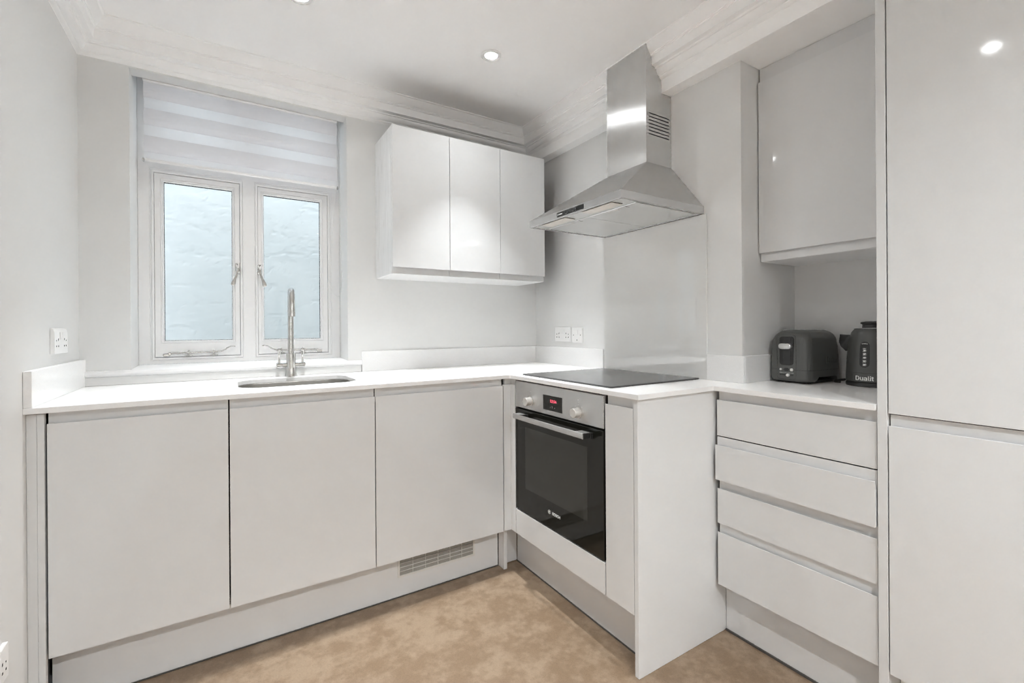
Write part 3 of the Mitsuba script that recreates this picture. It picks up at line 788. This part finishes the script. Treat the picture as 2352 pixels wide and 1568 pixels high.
# ------------------------------------------------------------------ sockets
def place_on(meshes, side, y, z):
    """Local frame: a along the wall to the viewer's right, b up, c out of the wall."""
    out = []
    for m in meshes:
        v = m.vertices
        if side == 'right':
            q = np.column_stack([XR - 0.0004 - v[:, 2], y - v[:, 0], z + v[:, 1]])
        else:
            q = np.column_stack([0.0004 + v[:, 2], y + v[:, 0], z + v[:, 1]])
        out.append(trimesh.Trimesh(q, m.faces, process=False))
    return out


def socket(label, side, y, z, gangs, rounded=False):
    s = thing('wall_socket', label, 'socket')
    w = 0.146 if gangs == 2 else 0.088
    h = 0.088
    if rounded:
        prof = Polygon([(0, -h / 2), (0.0110, -h / 2), (0.0120, -h / 2 + 0.001), (0.0120, h / 2 - 0.026), (0.0112, h / 2 - 0.014), (0.0085, h / 2 - 0.004), (0.0050, h / 2), (0, h / 2)])
        # (out, up) extruded along the wall
        pm = solid(prof, -w / 2, w / 2, 'z', 0.0008, 0.0008)
        v = pm.vertices
        pm = trimesh.Trimesh(v[:, [2, 1, 0]], pm.faces[:, ::-1], process=False)
        top = 0.0122
    else:
        pm = solid(rrect(-w / 2, w / 2, -h / 2, h / 2, 0.003, 4), 0.0, 0.0105, 'z', 0, 0.0015)
        top = 0.0106
    put('plate', place_on([pm], side, y, z)[0], 'm_plastic', s)
    cs = (-0.034, 0.034) if gangs == 2 else (0.0,)
    for c in cs:
        sx = c * 0.32 if gangs == 2 else 0.0
        put('switch', place_on([bx(sx - 0.0075, sx + 0.0075, 0.004, 0.030, top - 0.001, top + 0.0030, 0.0012)], side, y, z)[0], 'm_plastic', s)
        e = 1 if c >= 0 else -1
        if gangs == 2:
            cc_ = c + e * 0.010
            pins = [(cc_ - e * 0.0105, -0.0055 + 0.010, 0.0022, 0.004), (cc_ + e * 0.011, 0.0005, 0.0022, 0.0022), (cc_ - 0.011, -0.018, 0.003, 0.0028), (cc_ + 0.011, -0.018, 0.003, 0.0028)]
        else:
            pins = [(-0.0302, 0.0, 0.0026, 0.0026), (0.0302, 0.0, 0.0026, 0.0026), (0, -0.028, 0.0026, 0.0026)]
        for (a, b, hw, hh) in pins:
            put('pin_hole', place_on([bx(a - hw, a + hw, b - hh, b + hh, top - 0.001, top + 0.0003, 0)], side, y, z)[0], 'm_hole', s)
    return s


socket('white double wall socket beside the single outlet, left of the splashback', 'right', -0.290, 1.137, 2)
socket('white single switched wall outlet next to the splashback, above the upstand', 'right', -0.424, 1.133, 1)
socket('white double wall socket with a rounded top on the left wall, above the worktop', 'left', -0.285, 1.1425, 2, True)
socket('white double wall socket low on the left wall near the floor', 'left', -0.822, 0.324, 2)

# ------------------------------------------------------------------ toaster
to = thing('toaster', 'dark grey two-slot toaster on the worktop in the alcove, left of the kettle', 'toaster')
TX0, TX1, TYa, TYb, TZ0, TZ1 = 2.375, 2.610, -1.5880, -1.4280, ZT + 0.008, ZT + 0.2085


def toaster_body():
    """Loft of rounded rectangles; the flanks belly a little, the shoulders are round."""
    cx_, cy_ = (TX0 + TX1) / 2, (TYa + TYb) / 2
    hx, hy = (TX1 - TX0) / 2, (TYb - TYa) / 2
    lv = []
    zs = [(0.0, 0.006, 0.0), (0.004, 0.002, 0), (0.012, 0.0, 0), (0.055, 0.0, 0), (0.10, 0.0012, 0), (0.135, 0.003, 0), (0.155, 0.006, 0)]
    for a in np.linspace(0, math.pi / 2, 10)[1:]:
        zs.append((0.155 + 0.0455 * math.sin(a), 0.006 + 0.042 * (1 - math.cos(a)), 0))
    for dz, ins, _ in zs:
        r = 0.036
        p = rrect(cx_ - hx + ins, cx_ + hx - ins, cy_ - hy + ins, cy_ + hy - ins, max(r - ins * 0.25, 0.02), 10)
        c = np.array(p.exterior.coords)[:-1]
        lv.append(np.column_stack([c, np.full(len(c), TZ0 + dz)]))
    n = len(lv[0])
    V = np.vstack(lv + [[[cx_, cy_, TZ0]], [[cx_, cy_, TZ0 + zs[-1][0]]]])
    F = []
    for l in range(len(lv) - 1):
        a, a2 = l * n + np.arange(n), l * n + (np.arange(n) + 1) % n
        F += [np.column_stack([a, a2, a2 + n]), np.column_stack([a, a2 + n, a + n])]
    b0 = len(lv) * n
    i = np.arange(n)
    F += [np.column_stack([(i + 1) % n, i, i * 0 + b0]), np.column_stack([(len(lv) - 1) * n + i, (len(lv) - 1) * n + (i + 1) % n, i * 0 + b0 + 1])]
    m = trimesh.Trimesh(V, np.vstack(F), process=False)
    if m.volume < 0:
        m.invert()
    return m


arch = Polygon([(TX0 + 0.045, TZ0 - 0.01), (TX0 + 0.070, TZ0 + 0.018), (TX1 - 0.048, TZ0 + 0.018), (TX1 - 0.025, TZ0 - 0.01)])
arch = solid(arch, TYa - 0.02, TYb + 0.02, 'y')
put('body', trimesh.boolean.difference([welded(toaster_body()), welded(arch)], engine='manifold'), 'm_charcoal', to, smooth=40)
put('foot', bx(TX0 + 0.03, TX1 - 0.03, TYa + 0.02, TYb - 0.02, ZT + 0.0004, TZ0 + 0.004, 0.002), 'm_hole', to)
tcx = -1.5050
fx = TX0 + 0.0005
put('lever_recess', solid(rrect(tcx - 0.027, tcx + 0.027, ZT + 0.070, ZT + 0.182, 0.012), fx - 0.0012, fx + 0.0035, 'x', 0.0004, 0), 'm_black', to)
put('recess_plate', solid(rrect(tcx - 0.0165, tcx + 0.0125, ZT + 0.072, ZT + 0.180, 0.003), fx - 0.0024, fx - 0.001, 'x', 0.0006, 0), 'm_charcoal_dark', to)
put('front_seam', solid(rrect(tcx - 0.0375, tcx + 0.0375, ZT + 0.014, ZT + 0.190, 0.014).difference(rrect(tcx - 0.0370, tcx + 0.0370, ZT + 0.0145, ZT + 0.1895, 0.0135)), fx - 0.0010, fx, 'x'), 'm_hole', to)
lv = put('lever', solid(rrect(tcx - 0.0245, tcx + 0.0245, ZT + 0.133, ZT + 0.1555, 0.0112), fx - 0.0150, fx - 0.002, 'x', 0.002, 0), 'm_silver', to, smooth=35, label='silver oval lever')
put('lettering', face_x(meshkit.text_mesh('Dualit', 0.0095, 0.0005), fx - 0.0151, tcx + 0.0165, ZT + 0.1395), 'm_knob', lv)
for y, r, mm in ((tcx + 0.0215, 0.0045, 'm_silver'), (tcx - 0.0215, 0.0060, 'm_silver')):
    put('button', lathe([(0, -0.003), (r, -0.003), (r, 0.0), (0, 0.0)], 20, (fx - 0.0005, y, ZT + 0.053), 'x'), mm, to)
put('button', solid(rrect(tcx - 0.0095, tcx + 0.0095, ZT + 0.047, ZT + 0.059, 0.0055), fx - 0.0020, fx, 'x', 0.0006, 0), 'm_charcoal_dark', to)
put('dial_slot', bx(fx - 0.0014, fx, tcx - 0.027, tcx + 0.027, ZT + 0.0300, ZT + 0.0335, 0), 'm_hole', to)
put('dial_slider', lathe([(0, -0.008), (0.0050, -0.008), (0.0058, -0.006), (0.0058, 0.0), (0, 0.0)], 22, (fx - 0.001, tcx - 0.0075, ZT + 0.0315), 'x'), 'm_white_print', to, smooth=35)
put('dial_marks', cat([bx(fx - 0.0013, fx, tcx - 0.025 + i * 0.0056 - 0.0008, tcx - 0.025 + i * 0.0056 + 0.0008, ZT + 0.0385, ZT + 0.0415, 0) for i in range(10)]), 'm_white_print', to)
lt = meshkit.text_mesh('Dualit', 0.028, 0.0022, bold=True)
v = lt.vertices
put('embossed_lettering', trimesh.Trimesh(np.column_stack([2.492 + v[:, 0] * 0.72, TYa - v[:, 2] + 0.0006, ZT + 0.078 + v[:, 1]]), lt.faces, process=False), 'm_charcoal', to)
for y in (-1.532, -1.474):
    put('bread_slot', bx(TX0 + 0.055, TX1 - 0.045, y - 0.014, y + 0.014, TZ1 - 0.0005 - 0.007, TZ1 + 0.0006, 0.0006), 'm_silver', to)
put('base_band', solid(rrect(TX0 - 0.0004, TX1 + 0.0004, TYa - 0.0004, TYb + 0.0004, 0.0362, 10).difference(rrect(TX0 + 0.002, TX1 - 0.002, TYa + 0.002, TYb - 0.002, 0.034, 10)), TZ0 + 0.044, TZ0 + 0.0450, 'z'), 'm_black', to)

# the toaster stands slightly turned
turn = T().translate([TX0, TYb, 0]).rotate([0, 0, 1], -4.5).translate([-TX0, -TYb, 0])
for k in [k for k in scene if k.startswith(to + '__')]:
    scene[k]['to_world'] = turn

# ------------------------------------------------------------------ kettle
ke = thing('kettle', 'dark grey jug kettle on the worktop, half hidden by the tall cabinet', 'kettle')
KX, KY = 2.5385, -1.7255
KR, KH = 1.03, 1.045
ks = lambda prof: [(r * KR, h * KH) for r, h in prof]
kz = ZT + 0.0005
put('base', lathe(ks([(0, 0), (0.076, 0), (0.078, 0.002), (0.078, 0.010), (0.074, 0.0155), (0, 0.0155)]), 56, (KX, KY, kz)), 'm_charcoal_dark', ke, smooth=35)
kprof = [(0, 0.0165), (0.076, 0.0165), (0.0775, 0.019), (0.0770, 0.047), (0.0762, 0.0475), (0.0762, 0.0483), (0.0768, 0.049), (0.0755, 0.075), (0.0735, 0.105), (0.0710, 0.135), (0.0685, 0.158), (0.0650, 0.175), (0.0600, 0.189), (0.0530, 0.1985), (0.050, 0.2015), (0, 0.2015)]
kprof = ks(kprof)
put('body', lathe(kprof, 72, (KX, KY, kz)), 'm_charcoal', ke, smooth=30)
put('collar', lathe(ks([(0, 0.2015), (0.0525, 0.2015), (0.0535, 0.203), (0.0510, 0.205), (0, 0.205)]), 56, (KX, KY, kz)), 'm_silver', ke, smooth=35)
put('lid', lathe(ks([(0, 0.205), (0.0285, 0.205), (0.0275, 0.217), (0.0325, 0.220), (0.0335, 0.2235), (0.031, 0.2265), (0.018, 0.2285), (0, 0.229)]), 48, (KX, KY, kz)), 'm_charcoal_dark', ke, smooth=35)
# the kettle's front looks at angle KA (towards the viewer)
KA = math.atan2(EYE[1] - KY, EYE[0] - KX) - 0.29


def on_kettle(m, zc, r_extra=0.0, ang=0.0):
    """Wraps flat lettering (x right, y up, z out) round the kettle at height zc."""
    v = np.array(m.vertices)
    z = zc + v[:, 1]
    pr = np.array(kprof)
    R = np.interp(z - kz, pr[1:-1, 1], pr[1:-1, 0]) + r_extra + v[:, 2]
    a = KA + ang + v[:, 0] / 0.080
    return trimesh.Trimesh(np.column_stack([KX + R * np.cos(a), KY + R * np.sin(a), z]), m.faces, process=False)


def fine(m, size):
    v, f = trimesh.remesh.subdivide_to_size(m.vertices, m.faces, size)
    return trimesh.Trimesh(v, f, process=False)


tx_ = fine(meshkit.text_mesh('Dualit', 0.0155, 0.0006, bold=True), 0.006)
tx_.vertices[:, 0] -= (tx_.vertices[:, 0].max() + tx_.vertices[:, 0].min()) / 2
put('lettering', on_kettle(tx_, kz + 0.0240, 0.0002), 'm_white_print', ke)
gauge = fine(solid(rrect(-0.016, 0.016, 0.0, 0.093, 0.0155), 0.0, 0.0014, 'z', 0, 0.0008), 0.008)
gk = put('water_gauge', on_kettle(gauge, kz + 0.071, -0.0002), 'm_black', ke, label='dark oval water gauge')
cup = Polygon([(-0.0050, 0.0070), (0.0050, 0.0070), (0.0028, 0.0022), (-0.0028, 0.0022)])
cupm = [solid(cup, 0, 0.0004, 'z'), bx(-0.0058, 0.0058, -0.0002, 0.0012, 0, 0.0004, 0), bx(0.0046, 0.0066, 0.0040, 0.0058, 0, 0.0004, 0)]
marks = []
for i in range(5):
    for m in cupm:
        q = m.copy(); q.apply_translation([0, 0.006 + 0.0128 * i, 0])
        marks.append(on_kettle(q, kz + 0.071, 0.0014))
mx = meshkit.text_mesh('MAX', 0.0036, 0.0004, bold=True)
mx.vertices[:, 0] -= mx.vertices[:, 0].max() / 2
mx.vertices[:, 1] += 0.0665
marks.append(on_kettle(mx, kz + 0.071, 0.0014))
for i in range(7):
    q = bx(-0.0010, 0.0010, 0, 0.0022, 0, 0.0004, 0)
    t = (i - 3) * 0.20
    q.apply_translation([0.0105 * math.sin(t) / math.sin(0.75), 0.0815 + 0.0035 * math.cos(t), 0])
    marks.append(on_kettle(q, kz + 0.071, 0.0014))
put('cup_marks', cat(marks), 'm_white_print', gk)
put('gauge_dot', on_kettle(fine(solid(Point(0, 0.0765).buffer(0.0038), 0, 0.0006, 'z'), 0.006), kz + 0.071, 0.0012), 'm_hole', gk)
# spout towards the wall on the left, handle on the other side
sd = np.array([math.cos(KA - math.pi / 2), math.sin(KA - math.pi / 2), 0])
spv = []
for s, zc, rr in ((0.050, 0.110, 0.006), (0.062, 0.115, 0.022), (0.072, 0.132, 0.030), (0.079, 0.150, 0.031), (0.087, 0.168, 0.026), (0.097, 0.178, 0.018)):
    spv.append((np.array([KX, KY, kz + zc]) + sd * s, rr))
hull = []
pr3 = [(0.066, 0.126, 0.006), (0.060, 0.186, 0.024), (0.088, 0.187, 0.014), (0.101, 0.190, 0.004), (0.094, 0.142, 0.014), (0.082, 0.126, 0.006), (0.1005, 0.160, 0.016), (0.0985, 0.172, 0.012)]
tn = np.cross(sd, [0, 0, 1])
for s, zc, hw in pr3:
    for q in (-1, 1):
        hull.append(np.array([KX, KY, kz + zc]) + sd * s + tn * hw * q)
put('spout', trimesh.convex.convex_hull(np.array(hull)).subdivide().subdivide(), 'm_charcoal_dark', ke, smooth=40)
hc = [np.array([KX, KY, kz + z]) - sd * s for s, z in ((0.060, 0.190), (0.090, 0.200), (0.115, 0.190), (0.125, 0.155), (0.122, 0.110), (0.108, 0.075), (0.074, 0.062))]
put('handle', tube(curve(hc, 40), 0.0105, 14), 'm_charcoal_dark', ke, smooth=50)
cord = curve([(2.640, -1.590, ZT + 0.016), (2.628, -1.604, ZT + 0.008), (2.600, -1.597, ZT + 0.006), (2.560, -1.596, ZT + 0.0055), (2.530, -1.607, ZT + 0.0055), (2.523, -1.628, ZT + 0.006)], 40)
put('power_cord', tube(cord, 0.0042, 10), 'm_black', smooth=50, label='short black power cord between the toaster and the kettle base', category='cord')

# ------------------------------------------------------------------ ceiling lamps
for i, (x, y, lab) in enumerate(((1.531, -0.645, 'lit recessed round ceiling spotlight in front of the cooker hood'),
                                 (0.740, -0.600, 'lit recessed round ceiling spotlight in front of the window'),
                                 (0.716, -1.864, 'lit recessed round ceiling spotlight above the viewer on the left'),
                                 (0.716, -3.450, 'lit recessed round ceiling spotlight at the rear left'),
                                 (1.531, -3.450, 'lit recessed round ceiling spotlight at the rear right'))):
    L = thing('ceiling_spotlight', lab, 'light')
    put('bezel', lathe([(0.0335, -0.0006), (0.0460, -0.0006), (0.0465, -0.0025), (0.0440, -0.0050), (0.0370, -0.0060), (0.0335, -0.0045)], 48, (x, y, ZC)), 'm_trim', L, smooth=35)
    put('ring', lathe([(0.0305, -0.0006), (0.0330, -0.0006), (0.0330, -0.0055), (0.0305, -0.0040)], 48, (x, y, ZC)), 'm_silver', L, smooth=35)
    a = np.arange(40) * 2 * np.pi / 40
    V = np.vstack([np.column_stack([x + 0.0300 * np.cos(a), y + 0.0300 * np.sin(a), np.full(40, ZC - 0.0020)]), [[x, y, ZC - 0.0020]]])
    j = np.arange(40)
    put('bulb', trimesh.Trimesh(V, np.column_stack([(j + 1) % 40, j, j * 0 + 40]), process=False), 'm_white_print', L, emitter={'type': 'area', 'radiance': rgb(*(LAMP * np.array(LAMP_TINT)))})
    chips = [] if y < -3 else [(0.016 * math.cos(t), 0.016 * math.sin(t), 0.93 / 3, 32.0, 3.0) for t in (0.5, 2.594, 4.689)]
    for q, (dx, dy, share, cut, beam) in enumerate(chips + [(0.0, 0.0, 0.07 if chips else (1.5 if x < 1 else 0.55), 74.0, 12.0)]):
        scene[f'spot_emitter_{i}_{q}'] = {'type': 'spot', 'to_world': T().look_at(origin=[x + dx, y + dy, ZC - 0.0032], target=[x + dx, y + dy, 0], up=[0, 1, 0]),
                                          'intensity': rgb(*(SPOT * share * np.array(LAMP_TINT))), 'cutoff_angle': cut, 'beam_width': beam}
